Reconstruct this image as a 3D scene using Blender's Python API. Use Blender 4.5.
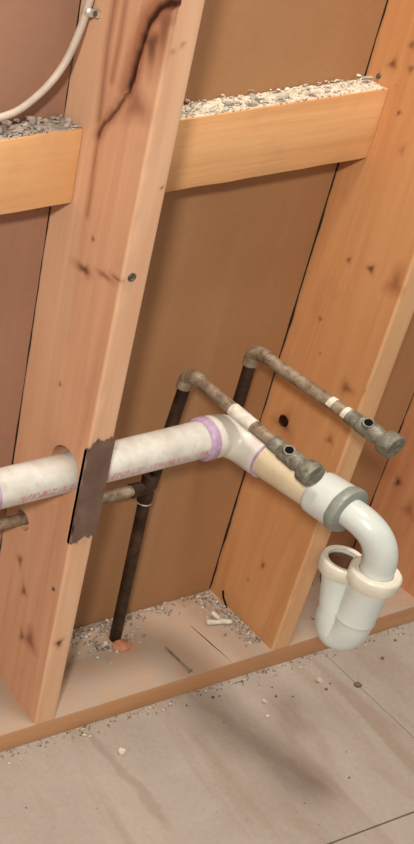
import bpy, bmesh, math, random
import numpy as np
from mathutils import Vector, Matrix, noise

scene = bpy.context.scene
for o in list(bpy.data.objects):
    bpy.data.objects.remove(o)
col = scene.collection
PI = math.pi

# ------------------------------------------------------------------ camera
# wall plane: front edges of the studs are y = 0, room is y < 0, floor z = 0
W, H = 414, 844
F, PX, PY = 1066.984, -248.762, 422.0                 # focal length and principal point in pixels (the photo is a crop)
CAM = Vector((-0.67628, -0.81784, 1.24341))
RIGHT = Vector((0.9452145, -0.3257855, -0.0208146))
DOWN = Vector((-0.2006240, -0.5294134, -0.8243006))
FWD = Vector((0.2575257, 0.7833168, -0.5657696))
cam = bpy.data.cameras.new('camera')
cam.sensor_fit = 'HORIZONTAL'; cam.sensor_width = 36.0
cam.lens = F / W * 36.0
cam.shift_x = (W / 2 - PX) / W
cam.shift_y = (PY - H / 2) / W
cam.clip_start = 0.02
camo = bpy.data.objects.new('camera', cam); col.objects.link(camo)
m = Matrix.Identity(4)
for i in range(3):
    m[i][0] = RIGHT[i]; m[i][1] = -DOWN[i]; m[i][2] = -FWD[i]; m[i][3] = CAM[i]
camo.matrix_world = m
scene.camera = camo

def un(u, v, ax, val):
    """photo pixel -> point on the plane (axis ax = val)"""
    d = RIGHT * ((u - PX) / F) + DOWN * ((v - PY) / F) + FWD
    t = (val - CAM[ax]) / d[ax]
    return CAM + d * t

# ------------------------------------------------------------------ world, lamps, exposure
wd = bpy.data.worlds.new('world'); scene.world = wd; wd.use_nodes = True
wd.node_tree.nodes['Background'].inputs[0].default_value = (1.0, 0.94, 0.88, 1)
wd.node_tree.nodes['Background'].inputs[1].default_value = 0.42

def area(name, loc, target, size, power, colr):
    l = bpy.data.lights.new(name, 'AREA'); l.shape = 'DISK'; l.size = size; l.energy = power; l.color = colr
    o = bpy.data.objects.new(name, l); col.objects.link(o); o.location = loc
    o.rotation_euler = (Vector(target) - Vector(loc)).to_track_quat('-Z', 'Y').to_euler()
    return o
area('ceiling_lamp', (0.12, -0.17, 2.34), (0.2, 0.0, 0.6), 0.26, 26, (1.0, 0.95, 0.88))
area('room_lamp', (-1.50, -1.46, 2.10), (0.2, 0.0, 0.5), 0.20, 54, (1.0, 0.94, 0.86))
vs = scene.view_settings
vs.view_transform = 'Standard'; vs.look = 'None'; vs.gamma = 1.0; vs.use_curve_mapping = False
vs.exposure = -0.10

# ------------------------------------------------------------------ helpers
def lin(r, g, b):
    f = lambda c: (c / 255) / 12.92 if c / 255 <= 0.04045 else ((c / 255 + 0.055) / 1.055) ** 2.4
    return (f(r), f(g), f(b), 1)

class NT:
    def __init__(s, name, rough=0.6, spec=0.35):
        s.m = bpy.data.materials.new(name); s.m.use_nodes = True
        s.t = s.m.node_tree; s.b = s.t.nodes['Principled BSDF']
        s.b.inputs['Roughness'].default_value = rough
        s.b.inputs['Specular IOR Level'].default_value = spec
        s.co = s.t.nodes.new('ShaderNodeTexCoord')
    def n(s, typ, **kw):
        x = s.t.nodes.new(typ)
        for k, v in kw.items(): setattr(x, k, v)
        return x
    def l(s, a, b): s.t.links.new(a, b)
    def mapping(s, scale, loc=(0, 0, 0)):
        mp = s.n('ShaderNodeMapping'); mp.inputs['Scale'].default_value = scale; mp.inputs['Location'].default_value = loc
        s.l(s.co.outputs['Object'], mp.inputs['Vector']); return mp.outputs[0]
    def noise(s, vec, scale, detail=4, rough=0.55, dist=0.0):
        x = s.n('ShaderNodeTexNoise'); x.inputs['Scale'].default_value = scale; x.inputs['Detail'].default_value = detail
        x.inputs['Roughness'].default_value = rough; x.inputs['Distortion'].default_value = dist
        s.l(vec, x.inputs['Vector']); return x.outputs[0]
    def ramp(s, fac, stops):
        r = s.n('ShaderNodeValToRGB'); e = r.color_ramp.elements
        while len(e) > 1: e.remove(e[-1])
        e[0].position = stops[0][0]; e[0].color = stops[0][1]
        for p, c in stops[1:]:
            q = e.new(p); q.color = c
        s.l(fac, r.inputs[0]); return r.outputs[0]
    def mix(s, fac, a, b, mode='MIX'):
        x = s.n('ShaderNodeMix', data_type='RGBA', blend_type=mode)
        for sock, v in ((x.inputs[0], fac), (x.inputs[6], a), (x.inputs[7], b)):
            if hasattr(v, 'links'): s.l(v, sock)
            else: sock.default_value = v
        return x.outputs[2]
    def math(s, op, a, b=0.0, c=0.0):
        x = s.n('ShaderNodeMath', operation=op)
        for i, v in enumerate((a, b, c)):
            if hasattr(v, 'links'): s.l(v, x.inputs[i])
            else: x.inputs[i].default_value = v
        return x.outputs[0]
    def attr(s, name):
        x = s.n('ShaderNodeAttribute'); x.attribute_name = name; return x
    def out(s, c, bump=None, strength=0.2, dist=0.002):
        if hasattr(c, 'links'): s.l(c, s.b.inputs['Base Color'])
        else: s.b.inputs['Base Color'].default_value = c
        if bump is not None:
            b = s.n('ShaderNodeBump'); b.inputs['Strength'].default_value = strength; b.inputs['Distance'].default_value = dist
            s.l(bump, b.inputs['Height']); s.l(b.outputs[0], s.b.inputs['Normal'])
        return s.m

def wood(name, light, mid, dark, axis=2, seed=0.0, rough=0.62, contrast=1.0, dust=0.0):
    """sawn softwood, grain along axis; 'knot' / 'stain' / 'pale' point attributes mark knots, painted bore shade, resin, clear sapwood and pale front edges"""
    t = NT(name, rough, 0.3)
    sc = [46, 46, 46]; sc[axis] = 2.2
    g = t.noise(t.mapping(sc, (seed, seed * 1.7, seed * .6)), 1.0, 5, 0.6, 0.7)
    sc2 = [9, 9, 9]; sc2[axis] = 1.3
    h = t.noise(t.mapping(sc2, (seed + 3, seed, seed)), 1.0, 3, 0.5, 1.2)
    sc3 = [230, 230, 230]; sc3[axis] = 12
    k = t.noise(t.mapping(sc3, (seed, 0, seed)), 1.0, 3, 0.6)
    s = t.math('ADD', t.math('MULTIPLY', g, 0.55), t.math('MULTIPLY', h, 0.45))
    c = t.ramp(s, [(0.5 - .24 / contrast, dark), (0.5, mid), (0.5 + .24 / contrast, light)])
    c = t.mix(t.math('MULTIPLY', k, 0.30), c, t.mix(0.55, c, dark))
    bl = t.noise(t.mapping((14, 14, 14), (seed, 2, 1)), 1.0, 5, 0.6)
    c = t.mix(t.ramp(bl, [(0.56, (0, 0, 0, 1)), (0.8, (.5, .5, .5, 1))]), c, t.mix(0.35, c, lin(120, 84, 66)))
    if dust:
        dn = t.noise(t.mapping((26, 18, 20), (2, 6, 1)), 1.0, 6, 0.65, 0.4)
        geo = t.n('ShaderNodeNewGeometry'); sz = t.n('ShaderNodeSeparateXYZ'); t.l(geo.outputs['Normal'], sz.inputs[0])
        upm = t.math('MULTIPLY', t.math('MAXIMUM', sz.outputs[2], 0.0), t.ramp(dn, [(0.36, (.6, .6, .6, 1)), (0.62, (dust, dust, dust, 1))]))
        c = t.mix(upm, c, lin(172, 155, 138))
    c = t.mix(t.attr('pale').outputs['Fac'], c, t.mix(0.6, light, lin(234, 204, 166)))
    c = t.mix(t.attr('stain').outputs['Fac'], c, lin(128, 64, 34))
    c = t.mix(t.attr('knot_or_bore_shade').outputs['Fac'], c, lin(58, 26, 14))
    return t.out(c, t.math('ADD', g, k), 0.25, 0.0012)

def plastic(name, c1, c2, scale=18, rough=0.35, spec=0.45):
    t = NT(name, rough, spec)
    a = t.noise(t.mapping((1, 1, 1)), scale, 5, 0.6)
    c = t.ramp(a, [(0.35, c2), (0.65, c1)])
    return t.out(c, a, 0.05, 0.001)

def metal(name, c1, c2, c3, scale=45, rough=0.5, metallic=0.55):
    t = NT(name, rough, 0.4); t.b.inputs['Metallic'].default_value = metallic
    a = t.noise(t.mapping((1, 1, 1)), scale, 6, 0.65, 0.6)
    c = t.ramp(a, [(0.32, c1), (0.5, c2), (0.7, c3)])
    return t.out(c, a, 0.10, 0.0006)

def rubble(name, stops):
    """loose chips: colour varies from chip to chip (point attribute 'tone')"""
    t = NT(name, 0.9, 0.15)
    c = t.ramp(t.attr('tone').outputs['Fac'], stops)
    n = t.noise(t.mapping((1, 1, 1)), 260, 3, 0.6)
    return t.out(t.mix(0.25, c, t.mix(n, c, (1, 1, 1, 1), 'MULTIPLY')), n, 0.3, 0.001)

def setp(o, label=None, cat=None, group=None, kind=None):
    if label: o['label'] = label
    if cat: o['category'] = cat
    if group: o['group'] = group
    if kind: o['kind'] = kind
    return o

def obj(name, me, mat, parent=None, smooth=True):
    if isinstance(me, bmesh.types.BMesh):
        bm = me; me = bpy.data.meshes.new(name); bmesh.ops.recalc_face_normals(bm, faces=bm.faces[:]); bm.to_mesh(me); bm.free()
    o = bpy.data.objects.new(name, me); col.objects.link(o)
    if mat is not None:
        me.materials.clear(); me.materials.append(mat)
    if smooth:
        me.shade_smooth()
        try: me.set_sharp_from_angle(angle=math.radians(38))
        except Exception: pass
    if parent is not None:
        o.parent = parent
        loc = parent.location.copy(); q = parent
        while q.parent: q = q.parent; 
        o.matrix_parent_inverse = Matrix.Translation(-q.location) if parent.parent is None else Matrix.Identity(4)
    return o

def thing(name, label, cat, loc, group=None):
    o = bpy.data.objects.new(name, None); col.objects.link(o); o.location = loc; o.empty_display_size = .02
    return setp(o, label, cat, group)

def box(bm, lo, hi, bev=0.0, seg=2):
    vs_ = [bm.verts.new((x, y, z)) for x in (lo[0], hi[0]) for y in (lo[1], hi[1]) for z in (lo[2], hi[2])]
    fs = [bm.faces.new([vs_[i] for i in q]) for q in ((0, 1, 3, 2), (4, 6, 7, 5), (0, 4, 5, 1), (2, 3, 7, 6), (0, 2, 6, 4), (1, 5, 7, 3))]
    if bev > 0:
        es = list({e for f in fs for e in f.edges})
        bmesh.ops.bevel(bm, geom=es, offset=bev, segments=seg, affect='EDGES', profile=0.6)
    return bm

def frame(d):
    d = d.normalized(); u = d.cross(Vector((0, 0, 1)))
    if u.length < 1e-3: u = Vector((1, 0, 0))
    u.normalize(); return u, d.cross(u).normalized()

def rings(bm, rs, n=24, cap0=True, cap1=True, lobes=None):
    """skin a list of (centre, direction, radius) rings; profiles may turn back to make hollow ends"""
    prev = None; first = None; pu = None
    for i, (c, d, r) in enumerate(rs):
        c = Vector(c); d = Vector(d).normalized()
        if pu is None: u, v = frame(d)
        else:
            u = (pu - d * pu.dot(d)).normalized(); v = d.cross(u)
        pu = u
        ring = []
        for k in range(n):
            a = 2 * PI * k / n
            rr = r * (1 + (lobes[1] * max(0, math.cos(a * lobes[0])) if lobes and lobes[2] <= i <= lobes[3] else 0))
            ring.append(bm.verts.new(c + u * (rr * math.cos(a)) + v * (rr * math.sin(a))))
        if prev:
            for k in range(n):
                bm.faces.new((prev[k], prev[(k + 1) % n], ring[(k + 1) % n], ring[k]))
        else: first = ring
        prev = ring
    if cap0: bm.faces.new(first[::-1])
    if cap1: bm.faces.new(prev)
    return bm

def along(a, b, prof):
    """profile [(distance from a, radius)] on the straight axis a -> b"""
    a = Vector(a); d = (Vector(b) - a).normalized()
    return [(a + d * s, d, r) for s, r in prof]

def cyl(a, b, r, n=24, bev=0.0):
    a = Vector(a); b = Vector(b); L = (b - a).length
    pr = [(0, r), (L, r)] if not bev else [(0, r - bev), (bev, r), (L - bev, r), (L, r - bev)]
    return rings(bmesh.new(), along(a, b, pr), n)

def bend(p0, d0, p1, d1, n=14, k=0.55):
    """smooth centre line from p0 heading d0 to p1 heading d1"""
    p0, d0, p1, d1 = map(Vector, (p0, d0, p1, d1)); L = (p1 - p0).length * k
    b0, b1, b2, b3 = p0, p0 + d0.normalized() * L, p1 - d1.normalized() * L, p1
    out = []
    for i in range(n + 1):
        t = i / n; s = 1 - t
        p = b0 * s**3 + b1 * 3*s*s*t + b2 * 3*s*t*t + b3 * t**3
        d = (b1 - b0) * s*s + (b2 - b1) * 2*s*t + (b3 - b2) * t*t
        out.append((p, d))
    return out

def chip(bm, c, size, flat, rnd, tl=None, tone=0.5, up=Vector((0, 0, 1)), z0=None):
    """one angular broken flake"""
    n = rnd.randint(4, 6); a0 = rnd.random() * 6.28
    tilt = Matrix.Rotation(rnd.uniform(-.55, .55), 3, 'X') @ Matrix.Rotation(rnd.uniform(-.55, .55), 3, 'Y')
    top = []; bot = []
    for i in range(n):
        a = a0 + 2 * PI * (i + rnd.uniform(-.3, .3)) / n; r = size * rnd.uniform(.6, 1.1)
        p = Vector((r * math.cos(a), r * math.sin(a) * .8, 0)); h = size * flat
        top.append(c + tilt @ (p * .85 + Vector((0, 0, h)))); bot.append(c + tilt @ (p + Vector((0, 0, -h))))
    if z0 is not None:
        dz = z0 - min(v.z for v in top + bot)
        for v in top + bot: v.z += dz
    tv = [bm.verts.new(v) for v in top]; bv = [bm.verts.new(v) for v in bot]
    bm.faces.new(tv); bm.faces.new(bv[::-1])
    for i in range(n): bm.faces.new((tv[i], bv[i], bv[(i + 1) % n], tv[(i + 1) % n]))
    if tl is not None:
        for v in tv + bv: v[tl] = tone

def litter(name, spots, mat, seed, parent=None, mound=None):
    """spots: list of (x, y, z base, size, flatness, tone)"""
    rnd = random.Random(seed); bm = bmesh.new(); tl = bm.verts.layers.float.new('tone')
    for x, y, z, s, fl, tn in spots: chip(bm, Vector((x, y, z)), s, fl, rnd, tl, tn, z0=z)
    if mound:
        x0, x1, y0, y1, z, hgt, tn = mound; nx, ny = int((x1 - x0) / .002), int((y1 - y0) / .002); gr = []
        for j in range(ny + 1):
            row = []
            for i in range(nx + 1):
                x = x0 + (x1 - x0) * i / nx; y = y0 + (y1 - y0) * j / ny
                h = (.45 + .55 * noise.noise(Vector((x * 40, y * 40, seed))) + .35 * noise.noise(Vector((x * 170, y * 170, seed)))) * hgt * min(1, (.25 + 1.1 * j / ny))
                v = bm.verts.new((x, y, z + (max(h, .0) if 0 < i < nx and 0 < j else -.0004))); v[tl] = max(0, min(1, tn + .5 * noise.noise(Vector((x * 300, y * 300, 2))))); row.append(v)
            gr.append(row)
        for j in range(ny):
            for i in range(nx): bm.faces.new((gr[j][i], gr[j][i + 1], gr[j + 1][i + 1], gr[j + 1][i]))
    return obj(name, bm, mat, parent, smooth=False)

# ------------------------------------------------------------------ materials
M_stud1 = wood('stud_wood_pink', lin(224, 180, 146), lin(212, 162, 127), lin(192, 136, 102), 2, 1.0)
M_stud2 = wood('stud_wood_orange', lin(214, 162, 112), lin(201, 144, 94), lin(178, 118, 74), 2, 7.0)
M_stud3 = wood('stud_wood_red', lin(208, 156, 112), lin(194, 136, 94), lin(170, 108, 72), 2, 13.0)
M_block = wood('block_wood_honey', lin(226, 178, 128), lin(216, 164, 112), lin(198, 142, 92), 0, 4.0)
M_plate = wood('plate_wood', lin(208, 164, 122), lin(192, 142, 100), lin(168, 116, 78), 0, 9.0, dust=.95)

def panel_mat(name, c_lo, c_hi):
    t = NT(name, 0.58, 0.3)
    a = t.noise(t.mapping((3, 3, 2.2)), 1.0, 4, 0.55)
    st = t.noise(t.mapping((22, 22, 1.2), (3, 0, 0)), 1.0, 3, 0.5)
    c = t.ramp(a, [(0.3, c_lo), (0.7, c_hi)])
    c = t.mix(t.ramp(st, [(0.56, (0, 0, 0, 1)), (0.75, (.2, .2, .2, 1))]), c, lin(184, 148, 116))
    f = t.noise(t.mapping((1, 1, 1)), 120, 4, 0.6)
    return t.out(t.mix(0.12, c, t.mix(f, lin(90, 55, 38), lin(190, 150, 120))), a, 0.15, 0.004)
M_panel = panel_mat('brown_board', lin(156, 112, 74), lin(173, 130, 90))
M_panel_mauve = panel_mat('mauve_brown_board', lin(152, 112, 90), lin(170, 130, 108))
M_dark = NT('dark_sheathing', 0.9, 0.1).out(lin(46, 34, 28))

def floor_mat():
    t = NT('dusty_subfloor', 0.75, 0.25)
    a = t.noise(t.mapping((4.0, 4.0, 1)), 1.0, 5, 0.6, 0.5)
    b = t.noise(t.mapping((16, 3.2, 1), (5, 2, 0)), 1.0, 4, 0.55, 0.6)
    c = t.ramp(a, [(0.3, lin(150, 137, 124)), (0.7, lin(176, 164, 150))])
    c = t.mix(t.ramp(b, [(0.55, (0, 0, 0, 1)), (0.72, (.55, .55, .55, 1))]), c, lin(140, 112, 92))
    f = t.noise(t.mapping((1, 1, 1)), 150, 5, 0.7)
    c = t.mix(0.22, c, t.mix(f, lin(104, 86, 72), lin(214, 202, 188)))
    # long brownish stains on the boards; the first also paints in the trap's shadow
    sep = t.n('ShaderNodeSeparateXYZ'); t.l(t.co.outputs['Object'], sep.inputs[0])
    wob = t.math('MULTIPLY', t.math('SUBTRACT', t.noise(t.mapping((14, 14, 1)), 1.0, 4, 0.6), 0.5), 0.05)
    for x0, y0, x1, y1, wdt, amt in ((0.272, -0.02, 0.325, -0.21, 0.016, .2), (0.09, -0.01, 0.10, -0.18, 0.012, .28), (.40, -.05, .36, -.12, .03, .25)):
        k = (x1 - x0) / (y1 - y0)
        dx = t.math('SUBTRACT', t.math('SUBTRACT', sep.outputs[0], x0), t.math('MULTIPLY', t.math('SUBTRACT', sep.outputs[1], y0), k))
        dx = t.math('ABSOLUTE', t.math('ADD', dx, wob))
        mx = t.n('ShaderNodeMapRange', interpolation_type='SMOOTHSTEP'); t.l(dx, mx.inputs[0])
        mx.inputs[1].default_value = wdt; mx.inputs[2].default_value = wdt * .25; mx.inputs[3].default_value = 0; mx.inputs[4].default_value = amt
        my = t.n('ShaderNodeMapRange', interpolation_type='SMOOTHSTEP'); t.l(t.math('ABSOLUTE', t.math('SUBTRACT', sep.outputs[1], (y0 + y1) / 2)), my.inputs[0])
        my.inputs[1].default_value = abs(y1 - y0) / 2 + .02; my.inputs[2].default_value = abs(y1 - y0) / 2 - .02; my.inputs[3].default_value = 0; my.inputs[4].default_value = 1
        c = t.mix(t.math('MULTIPLY', mx.outputs[0], my.outputs[0]), c, lin(122, 92, 74))
    return t.out(c, f, 0.2, 0.0015)
M_floor = floor_mat()

M_pvc = plastic('white_pvc', lin(212, 208, 197), lin(198, 190, 174), 14)
M_trap = plastic('trap_white', lin(210, 215, 208), lin(196, 200, 192), 10, 0.28, 0.5)
M_nut = plastic('nut_cream', lin(220, 214, 198), lin(205, 196, 178), 30, 0.4)
M_grey = plastic('grey_nut', lin(146, 150, 140), lin(122, 126, 116), 40, 0.4)
M_primer = plastic('purple_primer', lin(158, 122, 160), lin(190, 166, 184), 60, 0.4)
M_copper = metal('tarnished_copper', lin(104, 84, 64), lin(146, 128, 106), lin(172, 160, 138), 70, 0.5, 0.35)
M_copperdark = metal('dark_copper', lin(46, 32, 24), lin(68, 50, 38), lin(92, 70, 54), 45, 0.55)
M_solder = metal('verdigris_fitting', lin(88, 80, 68), lin(122, 116, 102), lin(146, 154, 134), 90, 0.55, 0.3)
M_hole = NT('black_bore', 0.9, 0.1).out(lin(16, 12, 10))
M_white = plastic('white_paint', lin(222, 216, 202), lin(196, 186, 166), 120, 0.6)
M_strip = metal('brown_strip', lin(144, 116, 102), lin(156, 127, 112), lin(170, 140, 125), 30, 0.5, 0.15)
M_cable = plastic('cable_beige', lin(200, 186, 170), lin(180, 164, 148), 40, 0.5)
M_clamp = metal('staple_zinc', lin(140, 130, 118), lin(196, 186, 172), lin(230, 222, 208), 90, 0.4, 0.5)
M_nail = metal('old_nail', lin(60, 52, 46), lin(110, 100, 90), lin(150, 142, 130), 200, 0.5, 0.6)
M_resid = plastic('brown_residue', lin(120, 80, 58), lin(90, 56, 38), 60, 0.6)
M_rub_w = rubble('plaster_rubble', [(0.0, lin(126, 118, 106)), (0.25, lin(166, 157, 142)), (0.6, lin(182, 172, 153)), (1.0, lin(206, 195, 175))])
M_rub_g = rubble('grey_rubble', [(0.0, lin(112, 100, 90)), (0.35, lin(152, 140, 128)), (0.75, lin(184, 173, 160)), (1.0, lin(214, 204, 190))])
M_rub_b = rubble('brown_crumbs', [(0.0, lin(98, 78, 62)), (0.4, lin(146, 126, 106)), (0.8, lin(166, 146, 124)), (1.0, lin(220, 208, 190))])

def pipe_print_mat(yc, zc):
    """white drain pipe with a worn pink print line along its front"""
    t = NT('printed_pvc', 0.38, 0.45)
    a = t.noise(t.mapping((1, 1, 1)), 26, 5, 0.6)
    c = t.ramp(a, [(0.34, lin(186, 180, 166)), (0.6, lin(209, 205, 195))])
    sep = t.n('ShaderNodeSeparateXYZ'); t.l(t.co.outputs['Object'], sep.inputs[0])
    y = t.math('SUBTRACT', sep.outputs[1], yc); z = t.math('SUBTRACT', sep.outputs[2], zc)
    ang = t.math('ARCTAN2', z, t.math('MULTIPLY', y, -1.0))     # 0 = straight at the room, negative = below
    band = t.n('ShaderNodeMapRange', interpolation_type='SMOOTHSTEP'); t.l(t.math('ABSOLUTE', t.math('ADD', ang, 0.16)), band.inputs[0])
    band.inputs[1].default_value = .26; band.inputs[2].default_value = .17; band.inputs[3].default_value = 0; band.inputs[4].default_value = 1
    let = t.noise(t.mapping((330, 130, 130)), 1.0, 2, 0.5)
    letr = t.ramp(let, [(0.44, (0, 0, 0, 1)), (0.56, (1, 1, 1, 1))])
    wear = t.ramp(t.noise(t.mapping((30, 30, 30), (4, 4, 4)), 1.0, 3, 0.5), [(0.35, (.15, .15, .15, 1)), (0.6, (.85, .85, .85, 1))])
    f = t.math('MULTIPLY', t.math('MULTIPLY', band.outputs[0], letr), wear)
    c = t.mix(f, c, lin(200, 112, 128))
    dirt = t.ramp(t.noise(t.mapping((40, 40, 40), (1, 8, 2)), 1.0, 5, 0.65), [(0.57, (0, 0, 0, 1)), (0.75, (.6, .6, .6, 1))])
    c = t.mix(dirt, c, lin(168, 150, 124))
    return t.out(c, a, 0.05, 0.001)

# ------------------------------------------------------------------ setting
D = 0.140           # stud face to brown board
DB = 0.152          # stud face to the sheathing behind
SW = 0.033
S1, S2, S3 = 0.0, 0.406, 0.6929
TOPZ = 2.30
PH = 0.038

bm = box(bmesh.new(), (-1.3, -1.9, -0.06), (1.7, 0.25, -0.018))
floor = setp(obj('floor', bm, M_dark, smooth=False), 'dusty grey beige subfloor of wide boards', kind='structure')
gx, gy = 0.5115, -0.2700
g = 0.0006
for lo, hi in (((-1.3, gy + g), (gx - g, 0.25)), ((gx + g, gy + g), (1.7, 0.25)), ((-1.3, -1.9), (gx - g, gy - g)), ((gx + g, -1.9), (1.7, gy - g))):
    obj('subfloor_board', box(bmesh.new(), (lo[0], lo[1], -0.018), (hi[0], hi[1], 0.0), 0.0008, 1), M_floor, floor)

bm = box(bmesh.new(), (-1.3, DB, 0.0), (1.7, DB + 0.02, TOPZ))
wall = setp(obj('wall_back', bm, M_dark, smooth=False), 'brown board wall behind the open studs', kind='structure')
def wall_panel(x0, x1, z0, z1, mat):
    nx, nz = 24, 60
    bm = bmesh.new(); gr = []
    for j in range(nz + 1):
        row = []
        for i in range(nx + 1):
            x = x0 + (x1 - x0) * i / nx; z = z0 + (z1 - z0) * j / nz
            w = 0.0012 * noise.noise(Vector((x * 5, z * 4, 3.3)))
            row.append(bm.verts.new((x, D + w, z)))
        gr.append(row)
    for j in range(nz):
        for i in range(nx): bm.faces.new((gr[j][i], gr[j][i + 1], gr[j + 1][i + 1], gr[j + 1][i]))
    r = bmesh.ops.extrude_face_region(bm, geom=bm.faces[:])
    for v in [q for q in r['geom'] if isinstance(q, bmesh.types.BMVert)]: v.co.y = DB - .001
    return obj('wall_panel', bm, mat, wall)
wall_panel(-1.29, S1 - 0.0015, PH + .001, TOPZ, M_panel_mauve)
wall_panel(S1 + SW + .001, S2 - 0.0035, PH + .001, TOPZ, M_panel)
wall_panel(S2 + SW + .001, S3 - 0.003, PH + .001, TOPZ, M_panel)
wall_panel(S3 + SW + .001, 1.69, PH + .001, TOPZ, M_panel)

# thin dark beads paint in the gap shade where the boards meet the studs
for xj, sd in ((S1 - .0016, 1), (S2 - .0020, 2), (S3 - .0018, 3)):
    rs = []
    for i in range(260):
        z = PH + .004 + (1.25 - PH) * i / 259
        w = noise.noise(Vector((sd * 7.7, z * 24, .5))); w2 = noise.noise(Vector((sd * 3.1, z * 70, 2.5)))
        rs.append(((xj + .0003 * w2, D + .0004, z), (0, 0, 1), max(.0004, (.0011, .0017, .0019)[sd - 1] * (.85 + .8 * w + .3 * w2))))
    setp(obj('joint_shade_line', rings(bmesh.new(), rs, 8), M_dark, wall), 'dark line shading the joint beside the stud')

# ------------------------------------------------------------------ bottom plate
pl = thing('bottom_plate', 'long flat bottom plate board lying on the floor under the studs', 'board', (0, 0, 0))
obj('plank', box(bmesh.new(), (-1.2, 0.0, 0.0), (1.6, DB - .0005, PH), 0.0022, 2), M_plate, pl)
# a drying check (split) open in the top of the plank
b = bmesh.new(); n = 14
up_, lo_ = [], []
for i in range(n + 1):
    t = i / n; x = 0.326 + .009 * t + .0006 * noise.noise(Vector((t * 6, 1, 2))); y = .085 - .082 * t; w = .0007 * math.sin(PI * min(1, t * 1.02 + .05)) + .0002
    up_.append((b.verts.new((x - w, y, PH + .00015)), b.verts.new((x + w, y, PH + .00015)))); lo_.append((b.verts.new((x - w, y, PH - .003)), b.verts.new((x + w, y, PH - .003))))
for i in range(n):
    for a_, c_ in (((up_[i][0], up_[i][1]), (up_[i + 1][1], up_[i + 1][0])), ((up_[i][0], up_[i + 1][0]), (lo_[i + 1][0], lo_[i][0])), ((up_[i][1], up_[i + 1][1]), (lo_[i + 1][1], lo_[i][1]))): b.faces.new(a_ + c_)
setp(obj('split', b, M_dark, pl), 'thin dark split across the plate')

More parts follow.
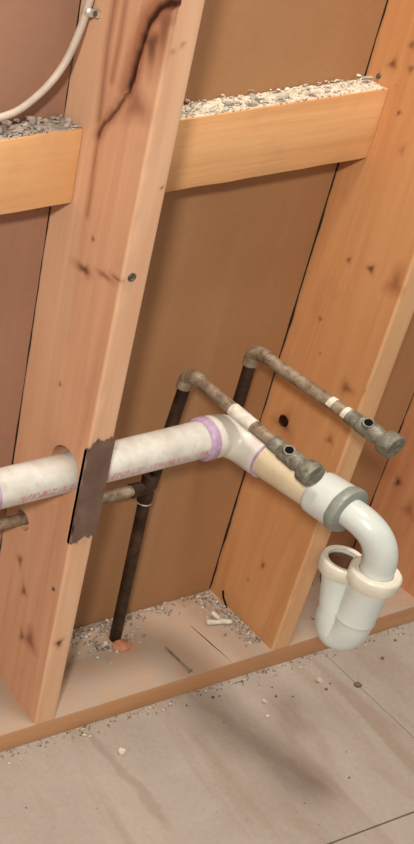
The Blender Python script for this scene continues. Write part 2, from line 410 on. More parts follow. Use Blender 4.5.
# ------------------------------------------------------------------ studs
def stud(name, x0, mat, label, knots, holes, crack=None, z_dense=1.1, step=0.0026, seed=1, edge_pale=.45, pale_y=None, group='wall studs'):
    """dense swept section so knots, wane and the bark seam are real relief; holes are bored with a boolean"""
    r = 0.003
    sec = [(0.0, y) for y in np.arange(DB, r, -step)]
    for k in range(4):
        a = k / 3 * PI / 2
        sec.append((r - r * math.cos(a), r - r * math.sin(a)))
    sec += [(x, 0.0) for x in np.arange(r + step, SW - r - .001, step)]
    for k in range(4):
        a = k / 3 * PI / 2
        sec.append((SW - r + r * math.sin(a), r - r * math.cos(a)))
    sec += [(SW, .05), (SW, .1), (SW, DB)]
    zs = list(np.arange(PH, z_dense, step)) + [z_dense + .2, TOPZ]
    n = len(sec); V = []; Fc = []
    for z in zs:
        for (x, y) in sec: V.append((x0 + x, y, z))
    for j in range(len(zs) - 1):
        for i in range(n):
            i2 = (i + 1) % n
            Fc.append((j * n + i, j * n + i2, (j + 1) * n + i2, (j + 1) * n + i))
    Fc.append(tuple(range(n))[::-1]); Fc.append(tuple((len(zs) - 1) * n + i for i in range(n)))
    me = bpy.data.meshes.new(name); me.from_pydata(V, [], Fc); me.update()
    bm = bmesh.new(); bm.from_mesh(me); bmesh.ops.recalc_face_normals(bm, faces=bm.faces[:]); bm.to_mesh(me); bm.free()
    if holes:
        tmp = bpy.data.objects.new('tmp', me); col.objects.link(tmp); cut = []
        for (y, z, rad, depth) in holes:
            cm = bpy.data.meshes.new('cut'); b2 = cyl((x0 - .01, y, z), (x0 + depth, y, z), rad, 40)
            bmesh.ops.recalc_face_normals(b2, faces=b2.faces[:]); b2.to_mesh(cm); b2.free()
            co = bpy.data.objects.new('cut', cm); col.objects.link(co); cut.append(co)
            md = tmp.modifiers.new('b', 'BOOLEAN'); md.operation = 'DIFFERENCE'; md.object = co; md.solver = 'EXACT'
        dg = bpy.context.evaluated_depsgraph_get()
        me = bpy.data.meshes.new_from_object(tmp.evaluated_get(dg))
        for q in cut + [tmp]: bpy.data.objects.remove(q)
        me.name = name
    nv = len(me.vertices); co = np.empty(nv * 3); me.vertices.foreach_get('co', co); co = co.reshape(-1, 3)
    K = np.zeros(nv); S = np.zeros(nv); Pl = np.zeros(nv)
    rng = np.random.default_rng(seed)
    for (face, p, ry, rz, amt, halo) in knots:           # face 'L' (wide side) or 'F' (front edge)
        if face == 'L': sel = np.abs(co[:, 0] - x0) < 0.0031; d0 = co[:, 1] - p[1]
        else: sel = co[:, 1] < 0.0031; d0 = co[:, 0] - p[0]
        d1 = co[:, 2] - p[2]
        q = np.sqrt((d0 / ry) ** 2 + (d1 / rz) ** 2)
        q = q * (1 + .25 * np.sin(3 * np.arctan2(d1, d0) + rng.random() * 6))
        K = np.maximum(K, sel * amt * np.clip(1.35 - q, 0, 1))
        S = np.maximum(S, sel * halo * .85 * np.clip(1.2 - q / 2.2, 0, 1))
    for (y, z, rad, depth) in holes:
        if depth < .03: K = np.maximum(K, 1.0 * ((co[:, 1] - y) ** 2 + (co[:, 2] - z) ** 2 < (rad * 1.02) ** 2))  # shade inside shallow bores is painted as dark colour
    if crack:
        sel = np.abs(co[:, 0] - x0) < 0.004
        for path, wid, amt, stain, dep in crack:
            dmin = np.full(nv, 9.0)
            for a, b in zip(path[:-1], path[1:]):
                a2 = np.array((a[1], a[2])); b2 = np.array((b[1], b[2])); e = b2 - a2
                t = np.clip(((co[:, 1:] - a2) @ e) / (e @ e), 0, 1)
                dmin = np.minimum(dmin, np.linalg.norm(co[:, 1:] - (a2 + t[:, None] * e), axis=1))
            dmin = np.abs(dmin + .0016 * np.array([noise.noise(Vector((p[1] * 210, p[2] * 130, seed + 3))) for p in co]) * (amt > .3))
            wob = 1 + .45 * np.array([noise.noise(Vector((p[1] * 90, p[2] * 70, seed))) for p in co]) if amt > .3 else 1.0
            k = np.clip(1.5 - dmin / (wid * wob), 0, 1) * sel
            K = np.maximum(K, amt * k); S = np.maximum(S, stain * np.clip(1.3 - dmin / (wid * 4.5), 0, 1) * sel)
            co[:, 0] += dep * np.clip(1.5 - dmin / (wid * wob), 0, 1) * sel
    # slightly hand-worn, waney front arris
    ar = (co[:, 1] < .008) & (co[:, 2] < z_dense)
    wv = np.array([noise.noise(Vector((seed * 3.1, p[2] * 26, p[2] * 4))) if a else 0 for p, a in zip(co, ar)])
    co[:, 1] += np.where(ar & (co[:, 0] < x0 + .008), .0016 * np.maximum(wv, 0), 0)
    me.vertices.foreach_set('co', co.ravel())
    Pl = np.clip((.004 - co[:, 1]) / .003, 0, 1) * edge_pale * np.array([.8 + .5 * noise.noise(Vector((p[0] * 60, p[2] * 9, seed))) for p in co])  # front edge coloured paler than the wide side
    if pale_y:
        wv = np.array([noise.noise(Vector((seed, p[2] * 7, .3))) for p in co])
        Pl = np.maximum(Pl, .32 * np.clip((co[:, 1] - pale_y - .05 * (co[:, 2] - .7) - .004 * wv) / .006, 0, 1) * (co[:, 0] < x0 + .003) * np.clip((co[:, 2] - .40) / .25, 0, 1))
    for nm, arr in (('knot_or_bore_shade', K), ('stain', S), ('pale', Pl)):
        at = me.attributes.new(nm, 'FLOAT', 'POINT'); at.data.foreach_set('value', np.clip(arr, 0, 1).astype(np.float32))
    me.update()
    return setp(obj(name, me, mat), label, 'stud', group)

L1 = lambda u, v: un(u, v, 0, S1)
L2 = lambda u, v: un(u, v, 0, S2)
L3 = lambda u, v: un(u, v, 0, S3)
FR = lambda u, v: un(u, v, 1, 0.0)

DR_Y, DR_Z, DR_R = 0.032, 0.4595, 0.0240         # drain pipe axis and radius
CU_Y, CU_Z, CU_R = 0.105, 0.3300, 0.0080         # horizontal copper run
kn1 = [('L', L1(93, 239), .0018, .0022, .9, .25), ('L', L1(60, 384), .0022, .0026, .8, .3), ('L', L1(85, 270), .010, .0035, .7, .6),
       ('L', L1(104, 275), .010, .0022, .35, .55), ('L', L1(117, 279), .008, .0018, .45, .4), ('L', L1(20, 560), .004, .006, .55, .5),
       ('L', L1(24, 591), .004, .006, .6, .5), ('L', L1(30, 640), .008, .010, .35, .6), ('L', L1(22, 636), .004, .006, .5, .5),
       ('L', L1(152, 44), .008, .012, .55, .8), ('L', L1(165, 24), .008, .016, .3, .75), ('L', L1(136, 105), .010, .010, .22, .6),
       ('F', FR(59, 643), .0038, .0052, .95, .5), ('F', FR(173, 52), .002, .002, .5, .2), ('F', FR(162, 188), .0015, .0015, .7, .2), ('F', FR(183, 45), .002, .002, .5, .2)]
ck1 = [([L1(177, 3), L1(168, 4), L1(158, 9), L1(149, 21), L1(143, 37), L1(137, 57), L1(132, 76), L1(128, 90)], .0034, 1.0, .75, .0030),
       ([L1(128, 90), L1(123, 99), L1(117, 109), L1(111, 116), L1(102, 126), L1(98, 136)], .0020, .75, .55, .0012),
       ([L1(98, 136), L1(95, 160), L1(91, 190), L1(87, 215)], .0012, .28, .3, .0003),
       ([L1(115, 0), L1(108, 40), L1(103, 85), L1(99, 120)], .0016, .22, .45, .0002),
       ([L1(126, 0), L1(120, 40), L1(112, 80)], .0014, .12, .4, .0)]
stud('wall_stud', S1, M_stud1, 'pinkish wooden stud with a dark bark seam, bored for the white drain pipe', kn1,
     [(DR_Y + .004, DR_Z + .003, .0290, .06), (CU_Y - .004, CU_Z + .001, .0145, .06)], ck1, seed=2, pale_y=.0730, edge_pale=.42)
kn2 = [('L', L2(371, 269), .0040, .0040, .85, .4), ('L', L2(349, 260), .0022, .0035, .75, .3), ('L', L2(320, 319), .0022, .0024, .7, .3),
       ('L', L2(346, 388), .006, .005, .35, .55), ('L', L2(330, 440), .0035, .004, .4, .45), ('L', L2(320, 353), .0015, .0018, .5, .3),
       ('L', L2(263, 565), .0022, .005, .7, .4), ('L', L2(395, 284), .006, .010, .15, .6), ('L', L2(248, 580), .002, .003, .4, .3),
       ('L', L2(393, 64), .004, .004, .65, .4), ('L', L2(411, 69), .003, .003, .6, .3), ('L', L2(399, 113), .0022, .0024, .8, .2), ('L', L2(396, 85), .0012, .0012, .7, .1),
       ('L', L2(284, 423), .0095, .0100, .55, .5), ('L', L2(412, 45), .003, .003, .6, .3), ('L', L2(402, 150), .002, .004, .2, .4),
       ('F', FR(365, 393), .0015, .004, .5, .3)]
p = L2(283.5, 421)
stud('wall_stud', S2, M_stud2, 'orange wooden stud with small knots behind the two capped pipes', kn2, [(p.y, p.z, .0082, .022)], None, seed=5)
kn3 = [('L', L3(398, 482), .004, .006, .9, .5), ('L', L3(409, 510), .006, .008, .2, .5), ('L', L3(392, 545), .004, .006, .25, .5)]
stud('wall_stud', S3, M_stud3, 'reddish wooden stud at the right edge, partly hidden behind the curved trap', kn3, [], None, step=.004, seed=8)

# ------------------------------------------------------------------ blocking boards
YB = D - 0.037
def block(x0, x1, z0, z1, label, seed, slope=0.0):
    nx, nz = 60, 14
    bm = bmesh.new(); box(bm, (x0, YB, z0), (x1, D - .0015, z1), 0.0018, 2)
    bmesh.ops.subdivide_edges(bm, edges=[e for e in bm.edges if abs(e.verts[0].co.x - e.verts[1].co.x) > .1], cuts=40, use_grid_fill=True)
    for v in bm.verts:
        n = noise.noise(Vector((v.co.x * 22, v.co.z * 9, seed)))
        if v.co.y < YB + .004 and v.co.z < z0 + .004: v.co.z += .0010 * n
    bmesh.ops.triangulate(bm, faces=[f for f in bm.faces if len(f.verts) > 4])
    return setp(obj('blocking_board', bm, M_block), label, 'board', 'blocking boards between the studs')
ZR0, ZR1, ZL0, ZL1 = 0.7693, 0.8520, 0.7763, 0.8587
block(-0.373, S1 - .0006, ZL0, ZL1, 'honey coloured blocking board below the beige cable, with dusty rubble on top', 2)
block(S1 + SW + .0006, S2 - .0006, ZR0, ZR1, 'pale honey blocking board spanning between the two studs under white plaster chips', 6)

# ------------------------------------------------------------------ drain pipe
drain = thing('drain_pipe', 'white plastic drain pipe with pink print running through the stud to an elbow', 'pipe', (0, DR_Y, DR_Z - DR_R))
def A(x): return Vector((x, DR_Y, DR_Z))
X1 = 0.202
obj('pipe', cyl(A(-0.55), A(X1), DR_R, 40), pipe_print_mat(DR_Y, DR_Z), drain)
o = obj('coupling_ring', rings(bmesh.new(), along(A(-0.137), A(-.06), [(0, .0243), (.001, .0262), (.034, .0262), (.036, .0243)]), 32, False, False), M_primer, drain)
setp(o, 'purple primer smear at the left end')
P1 = un(260, 454, 1, -0.010); P2 = un(338, 504.5, 1, -0.122); dr = (P2 - P1).normalized()
# elbow: two hubs and a swept body
path = bend(A(X1 + .010), (1, 0, 0), P1, dr, 16, .42)
R1 = [(A(X1 - .008), Vector((1, 0, 0)), DR_R), (A(X1 - .008), Vector((1, 0, 0)), .0266), (A(X1 - .006), Vector((1, 0, 0)), .0274), (A(X1 + .008), Vector((1, 0, 0)), .0276)]
R2 = [(q, d, .0278 - .0012 * i / 16 - .0012 * math.sin(i / 16 * PI)) for i, (q, d) in enumerate(path)]
R3 = [(P1 + dr * .002, dr, .0266), (P1 + dr * .010, dr, .0266), (P1 + dr * .0115, dr, .0258), (P1 + dr * .0115, dr, .0240)]
el = obj('elbow', rings(bmesh.new(), R1 + R2 + R3, 40, False, False), M_pvc, drain)
o = obj('primer_ring', rings(bmesh.new(), along(A(X1 - .0120), A(X1), [(0, .0243), (.0005, .0255), (.0035, .0281), (.0115, .0284), (.0130, .0270)]), 40, False, False), M_primer, drain)
setp(o, 'purple primer ring at the elbow inlet')
o = obj('primer_ring', rings(bmesh.new(), along(P1 + dr * .0095, P2, [(0, .0262), (.0004, .0269), (.0024, .0269), (.0028, .0243)]), 40, False, False), M_primer, drain)
obj('outlet_pipe', cyl(P1 + dr * .004, P2, .0243, 40), plastic('aged_pvc', lin(214, 198, 168), lin(200, 180, 146), 20), drain)
# trap adapter: flared white hub
obj('trap_adapter', rings(bmesh.new(), along(P2 - dr * .030, P2 + dr, [(0, .0245), (.0008, .0258), (.004, .0272), (.006, .0272), (.012, .0278), (.030, .0280), (.0335, .0280), (.0345, .0272)]), 40), M_trap, drain)

# ------------------------------------------------------------------ trap
TR = 0.0178
N0 = P2 + dr * .0045
Yd = N0.y - 0.056
Rt = un(376.5, 571, 1, Yd)                 # top of the front trap nut
down = Vector((-0.02, 0.03, -1)).normalized()
trap = thing('sink_trap', 'white curved sink trap with grey slip nut hanging from the drain, one end open', 'trap', (Rt.x, Rt.y, Rt.z - .11))
o = obj('slip_nut', rings(bmesh.new(), along(N0, N0 + dr, [(0, .0240), (0, .0280), (.0015, .0287), (.009, .0287), (.011, .0278), (.0120, .0245), (.0125, TR)]), 48, False, False, (8, .030, 1, 5)), M_grey, trap)
setp(o, 'grey plastic slip nut')
T0 = N0 + dr * .012
tp = bend(T0, dr, Rt + Vector((0, 0, -.004)), down, 26, .47)
obj('trap_arm', rings(bmesh.new(), [(N0 + dr * .002, dr, TR)] + [(q, d, TR) for q, d in tp] + [(Rt + down * .03, down, TR)], 36), M_trap, trap)
LZ = Rt.z - .010
Lt = un(345, 559, 2, LZ)
Lt = Vector((Lt.x, Lt.y, LZ))
JR = 0.0214
def trapnut(c, ax, lab, k=.91):
    pr = [(0.000, TR + .0004), (-.001, .0275), (.0005, .0295), (.002, .0302), (.016, .0302), (.018, .0292), (.0195, .0256), (.023, .0250), (.0235, JR)]; pr = [(a, max(r * k, TR + .0004)) for a, r in pr]
    o = obj('slip_nut', rings(bmesh.new(), along(c, c + ax, pr), 48, False, False, (10, .012, 2, 5)), M_nut, trap); setp(o, lab)
trapnut(Rt, down, 'cream slip nut holding the curved arm')
upl = Vector((-0.02, 0.03, -1)).normalized()
trapnut(Lt, upl, 'cream slip nut around the open end', .85)
# J bend: down from the front nut, round, and up to the open nut
hd = (Lt - Rt); hd.z = 0; sp = hd.length; hd.normalize()
leg = 0.079
a0 = Rt + down * .012; a1 = Rt + down * leg
b0 = Lt + upl * .002; sp *= .58; dz_ = .031; b1 = Vector((a1.x, a1.y, a1.z)) + hd * sp
arc = []
cen = (a1 + b1) / 2
for i in range(1, 16):
    t = PI * i / 16
    arc.append((cen + (-hd) * (math.cos(t) * sp / 2) + Vector((0, 0, -1)) * (math.sin(t) * dz_), hd * (math.sin(t) * sp / 2) + Vector((0, 0, -1)) * (math.cos(t) * dz_)))
J = [(a0, down, JR), (a0 + down * .022, down, JR), (a1 - down * .0075, down, JR), (a1 - down * .0060, down, JR + .0010), (a1 - down * .0045, down, JR + .0010), (a1 - down * .0030, down, JR), (a1, down, JR)]
J += [(q, d, JR) for q, d in arc]
upd = -upl
J += [(b1, upd, JR - .0008), (b0 + upl * .012, upd, .0208), (b0, upd, .0206), (b0 - upl * .0008, upd, .0200), (b0 - upl * .0008, upd, .0190), (b0 + upl * .004, upd, .0184)]
obj('j_bend', rings(bmesh.new(), J, 40, True, False), M_trap, trap)
inn = [(b0 + upl * .003, upl, .0185), (b0 + upl * .03, upl, .0180), (b1, Vector((0, 0, -1)), .0180)]
o = obj('bore', rings(bmesh.new(), inn, 32, False, True), M_resid, trap); setp(o, 'brown stained inside of the open end')

# ------------------------------------------------------------------ copper supply pipes
def elbow_fit(c, d_in, d_out, r, R=0.013):
    c = Vector(c); d_in = Vector(d_in).normalized(); d_out = Vector(d_out).normalized()
    p0 = c - d_in * R; p1 = c + d_out * R
    pts = bend(p0, d_in, p1, d_out, 10, .39)
    rs = [(p0 - d_in * .010, d_in, r), (p0 - d_in * .010, d_in, r + .0016), (p0, d_in, r + .0016)] + [(q, d, r + .0010) for q, d in pts[1:-1]] + [(p1, d_out, r + .0016), (p1 + d_out * .010, d_out, r + .0016), (p1 + d_out * .010, d_out, r)]
    return rings(bmesh.new(), rs, 28)

def valve(par, a, d, mat, s=1.0):
    """capped stub end: coupling, body with an open bleed port on top, round end cap"""
    a = Vector(a); d = Vector(d).normalized()
    body = rings(bmesh.new(), along(a, a + d, [(-.012, .0082), (-.012, .0094), (.000, .0096), (.002, .0088), (.004, .0106), (.027, .0110), (.031, .0096), (.038, .0096)]), 32)
    vb = obj('valve_body', body, M_solder, par)
    side = d.cross(Vector((0, 0, 1))).normalized(); upv = side.cross(d).normalized()
    pd = (upv * .86 + side * .42 + d * .25).normalized()
    c0 = a + d * .0120
    pt = rings(bmesh.new(), along(c0, c0 + pd, [(.004, .0072), (.0125, .0068), (.0135, .0062), (.0135, .0048), (.006, .0047)]), 24, True, True)
    o = obj('bleed_port', pt, M_solder, vb)
    o = obj('port_bore_shade', rings(bmesh.new(), along(c0, c0 + pd, [(.0066, .0046), (.0126, .0046)]), 20), M_hole, vb)  # black plug paints in the shade inside the port
    cap = rings(bmesh.new(), along(a + d * .037, a + d, [(0, .0100), (.001, .0136), (.003, .0148), (.014, .0150), (.0158, .0146), (.0168, .0136), (.0170, .0052), (.0158, .0040), (.0158, .0012)]), 36, True, True)
    o = obj('end_cap', cap, M_solder, par)
    return vb

sa = thing('supply_pipe', 'tarnished copper supply pipe rising from the plate, its stub crossing over the white drain', 'pipe', (0.2008, 0.1014, PH), 'copper supply pipes')
base = Vector((0.2008, 0.1014, PH)); tee = Vector((0.1970, CU_Y, CU_Z)); top = Vector((0.2145, 0.1, 0.5140))
obj('riser', cyl(base, tee, .0084, 24), M_copperdark, sa)
obj('riser', cyl(tee + Vector((.0055, 0, 0)), top - Vector((0, 0, .012)), .0080, 24), M_copperdark, sa)
obj('horizontal_run', cyl((-0.5, CU_Y, CU_Z), tee, CU_R, 24), M_copper, sa)
bm = rings(bmesh.new(), along(tee + Vector((0, 0, .022)), tee - Vector((0, 0, .03)), [(0, .0085), (0, .0102), (.014, .0102), (.014, .0096), (.030, .0096), (.030, .0102), (.046, .0102), (.046, .0085)]), 28)
rings(bm, along(tee, tee + Vector((-1, 0, 0)), [(0, .0095), (.012, .0095), (.012, .0102), (.026, .0102), (.026, .0082)]), 28)
obj('tee_fitting', bm, M_copperdark, sa)
o = obj('tee_solder_line', rings(bmesh.new(), along(tee - Vector((0, 0, .0238)), tee - Vector((0, 0, .05)), [(0, .0098), (.0006, .0105), (.0022, .0105), (.0028, .0098)]), 28, False, False), M_clamp, sa)
da = un(308.5, 472, 1, -0.105) - top; da.normalize()
tv = (top - tee).normalized()
obj('elbow', elbow_fit(top, tv, da, .0080), M_copper, sa)
L0 = top + da * .020
endA = top + da * ((top.y + .061) / -da.y)
obj('stub', cyl(L0, endA + da * .004, .0080, 24), M_copper, sa)
bA = top + da * ((top.y - .019) / -da.y)
o = obj('paint_band', rings(bmesh.new(), along(bA, bA + da, [(0, .0080), (.0005, .0085), (.036, .0085), (.0365, .0080)]), 24, False, False), M_white, sa); setp(o, 'white paint band on the stub')
valve(sa, endA, da, M_solder)

sb = thing('supply_pipe', 'tarnished copper pipe elbowing out in front of the orange stud to a capped end', 'pipe', (0.3105, 0.1, 0.40), 'copper supply pipes')
topB = Vector((0.3122, 0.1, 0.5275)); lowB = Vector((0.3100, 0.1, 0.392))
db = un(389, 443.5, 1, -0.107) - topB; db.normalize()
obj('riser', cyl(lowB, topB - Vector((0, 0, .012)), .0078, 24), M_copperdark, sb)
obj('elbow', elbow_fit(topB, (topB - lowB), db, .0080), M_copper, sb)
endB = topB + db * ((topB.y + .063) / -db.y)
obj('stub', cyl(topB + db * .020, endB + db * .004, .0080, 24), M_copper, sb)
valve(sb, endB, db, M_solder)
for yy, ln in ((-.022, .007), (-.044, .006)):
    q = topB + db * ((topB.y - yy) / -db.y)
    rot = rings(bmesh.new(), along(q, q + db, [(0, .0080), (.0004, .0084), (ln, .0084), (ln + .0004, .0080)]), 24, False, False)
    kill = [f for f in rot.faces if (f.calc_center_median() - q - db * (f.calc_center_median() - q).dot(db)).normalized().dot(Vector((-.5, -.25, .83))) < (.55 if ln > .0065 else .2)]
    bmesh.ops.delete(rot, geom=kill, context='FACES')
    o = obj('paint_band', rot, M_white, sb); setp(o, 'white paint fleck on the stub')
# turns back into the wall board behind the drain
obj('elbow', elbow_fit(lowB, (0, -1, 0), (0, 0, 1), .0078), M_copper, sb)
obj('wall_stub', cyl((lowB.x, D - .0005, lowB.z), (lowB.x, lowB.y + .021, lowB.z), .0078, 24), M_copper, sb)

# ------------------------------------------------------------------ brown strip on the stud edge
rnd = random.Random(11)
def strip():
    zt, zb = un(102, 440, 1, 0).z, un(84, 541, 1, 0).z
    bm = bmesh.new(); n = 22; topv = []; botv = []
    def col_at(s): # around the stud edge: left side a little, front, right edge
        if s < .06: return (S1 - .0012, .0055 * (1 - s / .06))
        return (S1 - .0012 + (SW + .0022) * (s - .06) / .94, -.0012)
    rowsT = []; rowsB = []
    for i in range(n + 1):
        s = i / n; x, y = col_at(s)
        zt_i = zt + .004 * rnd.uniform(-1, .6) + (.004 if s > .2 else -.012 * (1 - s / .2)) - .004 * s
        zb_i = zb + .004 * rnd.uniform(-1, 1) + .006 * s + (.008 if .45 < s < .6 else 0)
        rowsT.append((x, y, zt_i)); rowsB.append((x, y, zb_i))
    m_ = 10; gr = []
    for j in range(m_ + 1):
        t = j / m_; gr.append([bm.verts.new((a[0], a[1] - .0006 * noise.noise(Vector((a[0] * 90, t * 5, 1))), a[2] * (1 - t) + b[2] * t)) for a, b in zip(rowsT, rowsB)])
    for j in range(m_):
        for i in range(n): bm.faces.new((gr[j][i], gr[j + 1][i], gr[j + 1][i + 1], gr[j][i + 1]))
    bmesh.ops.solidify(bm, geom=bm.faces[:], thickness=.0007)
    return bm
setp(obj('protective_strip', strip(), M_strip), 'dark brown strip with ragged ends wrapped on the stud edge over the drain', 'strip')

# ------------------------------------------------------------------ cable and clamp
cab = bmesh.new()
YC = 0.118
pts = [un(-60, 128, 1, YC), un(-25, 124, 1, YC), un(0, 117.5, 1, YC), un(18, 110.5, 1, YC), un(36, 97, 1, YC), un(52, 81, 1, YC), un(66, 61, 1, YC), un(76, 40, 1, YC), un(83, 22, 1, YC), un(88, 6, 1, YC), un(92, -8, 1, YC), un(96, -30, 1, YC), un(104, -70, 1, YC)]
def catmull(p, n=6):
    out = []
    for i in range(1, len(p) - 2):
        for k in range(n):
            t = k / n
            out.append(.5 * ((2 * p[i]) + (p[i + 1] - p[i - 1]) * t + (2 * p[i - 1] - 5 * p[i] + 4 * p[i + 1] - p[i + 2]) * t * t + (3 * p[i] - p[i - 1] - 3 * p[i + 1] + p[i + 2]) * t ** 3))
    out.append(p[-2]); return out
for q in pts: q.x = min(q.x, S1 - .0052)
cp = catmull(pts)
rs = [(q, (cp[min(i + 1, len(cp) - 1)] - cp[max(i - 1, 0)]), .0041) for i, q in enumerate(cp)]
rings(cab, rs, 16)
setp(obj('electric_cable', cab, M_cable), 'beige electric cable curving up the bay to the stud', 'cable')
cc = un(86, 12, 1, YC); cc.x = S1 - .0052
cl = thing('cable_clamp', 'small pale metal clamp fixing the beige cable to the stud', 'clamp', (S1, YC, cc.z))
dc = (pts[9] - pts[8]).normalized()
obj('strap', rings(bmesh.new(), along(cc - dc * .004, cc + dc, [(0, .0041), (0, .0062), (.0015, .0070), (.0065, .0070), (.008, .0062), (.008, .0041)]), 20, False, False), M_clamp, cl)
for sgn in (-1, 1):
    b = box(bmesh.new(), (S1 - .0035, cc.y + sgn * .0085 - .004, cc.z - .004), (S1 - .0004, cc.y + sgn * .0085 + .004, cc.z + .004), .0008)
    t_ = obj('tab', b, M_clamp, cl)
    obj('nail_head', rings(bmesh.new(), along((S1 - .0034, cc.y + sgn * .0095, cc.z), (S1 - .007, cc.y + sgn * .0095, cc.z), [(0, .003), (.001, .003), (.0018, .002)]), 12), M_nail, t_)

# ------------------------------------------------------------------ nails in the studs
def nail(p, ax, label, r=.0035):
    p = Vector(p); ax = Vector(ax)
    setp(obj('nail', rings(bmesh.new(), along(p - ax * .004, p + ax, [(0, r * .5), (.0042, r * .5), (.0042, r), (.0054, r), (.0060, r * .7), (.0054, r * .35)]), 16), M_nail), label, 'nail', 'nails in the studs')
nail(FR(131.5, 277), Vector((0, -1, 0)), 'bent nail head in the pink stud edge beside the brown streak', .0048)
nail(L2(379, 76), Vector((-1, 0, 0)), 'dark nail head in the orange stud just above the blocking board', .0030)
nail(L1(54, 589), Vector((-1, 0, 0)), 'nail head low on the pink stud below the brown strip', .0026)

# ------------------------------------------------------------------ rubble and litter
rnd = random.Random(4)
sp_ = []
for i in range(260):
    x = rnd.uniform(-.36, -.004); y = YB + .003 + .032 * rnd.random() ** .8
    sp_.append((x, y, ZL1 + rnd.random() * .006 * (y - YB) / .037, rnd.uniform(.0016, .0064), rnd.uniform(.10, .3), rnd.random()))
for i in range(500): sp_.append((rnd.uniform(-.36, -.004), YB + .001 + .034 * rnd.random(), ZL1, rnd.uniform(.0007, .0017), .5, rnd.random()))
setp(litter('rubble', sp_, M_rub_g, 3, None, (-.36, -.002, YB + .003, D - .002, ZL1, .004, .5)), 'grey dusty rubble on the blocking board below the beige cable', 'rubble', kind='stuff')
sp_ = []
for i in range(200):
    y = YB + .002 + .033 * rnd.random() ** .8
    sp_.append((rnd.uniform(S1 + SW + .004, S2 - .004), y, ZR1 + rnd.random() * .007 * (y - YB) / .037, rnd.uniform(.0014, .0050), rnd.uniform(.07, .18), .3 + .7 * rnd.random()))
for i in range(900): 
    y = YB + .0008 + .035 * rnd.random()
    sp_.append((rnd.uniform(S1 + SW + .002, S2 - .002), y, ZR1 + rnd.random() * .003 * (y - YB) / .037, rnd.uniform(.0007, .0018), .6, .4 + .6 * rnd.random()))
setp(litter('rubble', sp_, M_rub_w, 5, None, (S1 + SW + .001, S2 - .001, YB + .002, D - .002, ZR1, .0055, .85)), 'white crumbled plaster along the top of the blocking board', 'rubble', kind='stuff')
for k, (u, v, s, tn, lab) in enumerate(((253, 104, .0095, .25, 'grey oval plaster flake near the middle of the blocking board edge'), (291, 103, .0085, .55, 'pale upright plaster flake right of the grey oval flake'),
                                   (228, 106, .0062, .12, 'small dark plaster flake left of the grey oval flake'), (365, 82, .0090, .3, 'large grey plaster flake at the stud end of the blocking board'), (318, 97, .0062, .75, 'pale plaster flake midway along the right half of the blocking board'))):
    q = un(u, v, 2, ZR1 + .003); q.y = min(max(q.y, YB + .008), D - .010)
    b = bmesh.new(); tl = b.verts.layers.float.new('tone'); chip(b, Vector((q.x, q.y, 0)), s, .16, random.Random(20 + k), tl, tn, z0=ZR1 + .0045)
    setp(obj('plaster_flake', b, M_rub_w, None, False), lab, 'flake', 'large plaster flakes')
base_xy = (0.2008, 0.1014)
# gravelly dust against the wall foot and the second stud, on the plate
sp_ = []
for i in range(620):
    x = rnd.uniform(S1 + SW + .003, S2 - .004); d = abs(rnd.gauss(0, .010)); y = D - .002 - d
    if rnd.random() < .35 or x < .22 and rnd.random() < .8: sp_.append((x, y, PH + rnd.random() * .002, rnd.uniform(.0008, .0030), rnd.uniform(.3, .6), rnd.random()))
for i in range(320):
    y = rnd.uniform(.02, D - .003); d = abs(rnd.gauss(0, .012 + .10 * max(0, y - .05)))
    sp_.append((min(S2 - .003, S2 - .003 - d), y, PH + rnd.random() * .002, rnd.uniform(.0008, .0028), rnd.uniform(.3, .6), rnd.random()))
for i in range(160):
    a = rnd.random() * 6.28; d = .010 + abs(rnd.gauss(0, .016)); x, y = .196 + d * math.cos(a) * 1.5 - .01, .106 + d * math.sin(a) * .9
    if .04 < y < D - .004 and (x - base_xy[0]) ** 2 + (y - base_xy[1]) ** 2 > .0155 ** 2: sp_.append((x, y, PH, rnd.uniform(.0010, .0040), rnd.uniform(.3, .6), rnd.random()))
for i in range(120): sp_.append((rnd.uniform(S2 + SW + .004, S3 - .004), rnd.uniform(.01, D - .004), PH, rnd.uniform(.0007, .0020), .5, rnd.random()))
setp(litter('rubble', sp_, M_rub_g, 8), 'grey plaster crumbs scattered on the bottom plate along the wall foot', 'rubble', kind='stuff')
# crumbs on the floor
sp_ = []
for i in range(420): sp_.append((rnd.uniform(-.15, .75), -.001 - abs(rnd.gauss(0, .007)), 0.0, rnd.uniform(.0006, .0020), .5, rnd.random()))
for i in range(110): sp_.append((rnd.uniform(-.2, .75), rnd.uniform(-.32, -.01), 0.0, rnd.uniform(.0005, .0013), .5, rnd.random()))
for u, v, s, tn in ((213, 698, .003, .0), (272, 688, .0022, .1), (276, 697, .0024, .05), (293, 697, .0018, .2), (326, 690, .0026, .05), (330, 684, .002, .1), (382, 659, .003, .1), (349, 778, .0018, .1), (346, 648, .0022, .1), (395, 641, .0026, .1), (26, 808, .0018, .3), (9, 764, .0022, 1), (84, 736, .004, .9), (90, 737, .003, .95), (163, 711, .003, .9), (300, 668, .0025, .95), (311, 665, .002, .9)):
    q = un(u, v, 2, 0); sp_.append((q.x, q.y, 0.0, s, .4, tn))
setp(litter('floor_crumbs', sp_, M_rub_b, 9), 'small brown and white crumbs scattered on the floor', 'crumbs', kind='stuff')
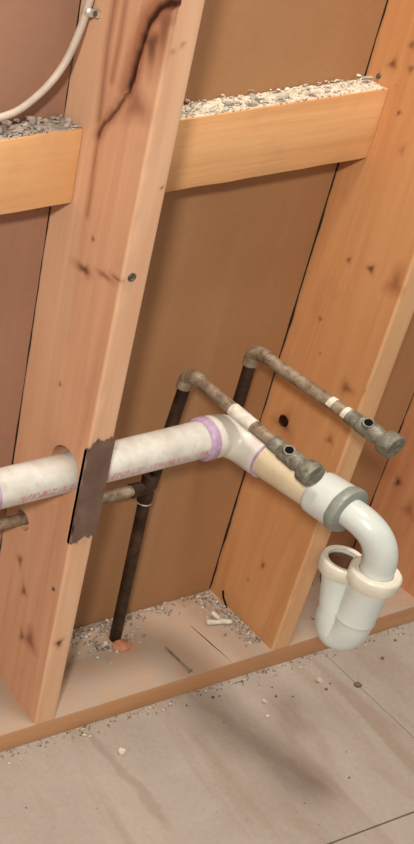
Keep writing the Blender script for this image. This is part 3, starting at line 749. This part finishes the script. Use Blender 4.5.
for k, (u, v, s, tn, mt, lab) in enumerate(((121, 753, .0080, .95, M_rub_w, 'white plaster chip alone on the floor in front of the pink stud'), (265, 703, .0058, .9, M_rub_w, 'white plaster chip on the floor, just above a smaller one'),
                                       (267, 717, .0042, .9, M_rub_w, 'tiny white plaster chip on the floor, below the other white chip'), (319, 682, .0070, .95, M_rub_w, 'white plaster chip on the floor under the trap'),
                                       (357, 686, .0068, .1, M_rub_b, 'dark brown crumb on the floor by the board seam'))):
    q = un(u, v, 2, 0); b = bmesh.new(); tl = b.verts.layers.float.new('tone')
    chip(b, Vector((q.x, q.y, 0)), s, .3, random.Random(40 + k), tl, tn, z0=0.0)
    setp(obj('floor_chip', b, mt, None, False), lab, 'chip', 'chips on the floor')
# torn white piece, black curl, orange putty and rusty nail on the plate
q = un(219, 622, 2, PH + .004)
b = bmesh.new(); ax = Vector((0.95, -.30, 0)).normalized()
pr = [(-.020, .0030), (-.019, .0050), (-.010, .0046), (-.004, .0032), (.004, .0044), (.014, .0040), (.019, .0026)]
rings(b, [(Vector((q.x, q.y, PH + .0046)) + ax * s + Vector((0, .0012 * math.sin(s * 300), 0)), ax, r) for s, r in pr], 10)
rings(b, [(Vector((q.x + .003, q.y + .004, PH + .006)) + Vector((-.3, .9, .3)).normalized() * s, Vector((-.3, .9, .3)), r) for s, r in ((0, .003), (.006, .0044), (.012, .0036), (.014, .002))], 10)
for v in b.verts: v.co += Vector((0, 0, .0008 * noise.noise(v.co * 300))); v.co.z = max(v.co.z, PH + .0002)
setp(obj('torn_plastic', b, M_white), 'torn white scrap lying on the bottom plate by the orange stud', 'scrap')
q = un(232, 602, 2, PH + .004); b = bmesh.new()
kp = [Vector((q.x - .004, q.y + .012, PH + .030)), Vector((q.x - .004, q.y + .010, PH + .024)), Vector((q.x - .001, q.y + .006, PH + .014)), Vector((q.x, q.y, PH + .008)), Vector((q.x - .003, q.y - .006, PH + .0018)), Vector((q.x - .006, q.y - .010, PH + .0018))]
for k in kp: k.x = min(k.x, S2 - .004)
cp = catmull(kp, 5); rings(b, [(p_, cp[min(i + 1, len(cp) - 1)] - cp[max(0, i - 1)], .0015) for i, p_ in enumerate(cp)], 8)
setp(obj('wire_scrap', b, M_hole), 'short black curled scrap leaning against the foot of the orange stud', 'scrap')
q = un(122, 645, 2, PH + .004); b = bmesh.new(); bmesh.ops.create_icosphere(b, subdivisions=3, radius=1)
for v in b.verts:
    n = 1 + .28 * noise.noise(v.co * 2.2 + Vector((4, 1, 2))); v.co = Vector((q.x + v.co.x * .014 * n, q.y + v.co.y * .011 * n, max(PH + .0001, PH + .003 + v.co.z * .006 * n)))
setp(obj('putty_lump', b, plastic('orange_putty', lin(204, 146, 112), lin(178, 118, 88), 90, 0.8, 0.2)), 'orange crumbly lump at the foot of the copper riser', 'lump')
a = un(165, 647, 2, PH + .002); c = un(190, 671, 2, PH + .002); b = bmesh.new(); d = (c - a).normalized()
rings(b, along(a, c, [(0, .0008), (.004, .0017), ((c - a).length, .0017), ((c - a).length, .0036), ((c - a).length + .0014, .0036)]), 10)
for v in b.verts: v.co.z = max(v.co.z, PH + .0001)
setp(obj('rusty_nail', b, M_copper), 'dark loose nail lying across the bottom plate', 'nail')
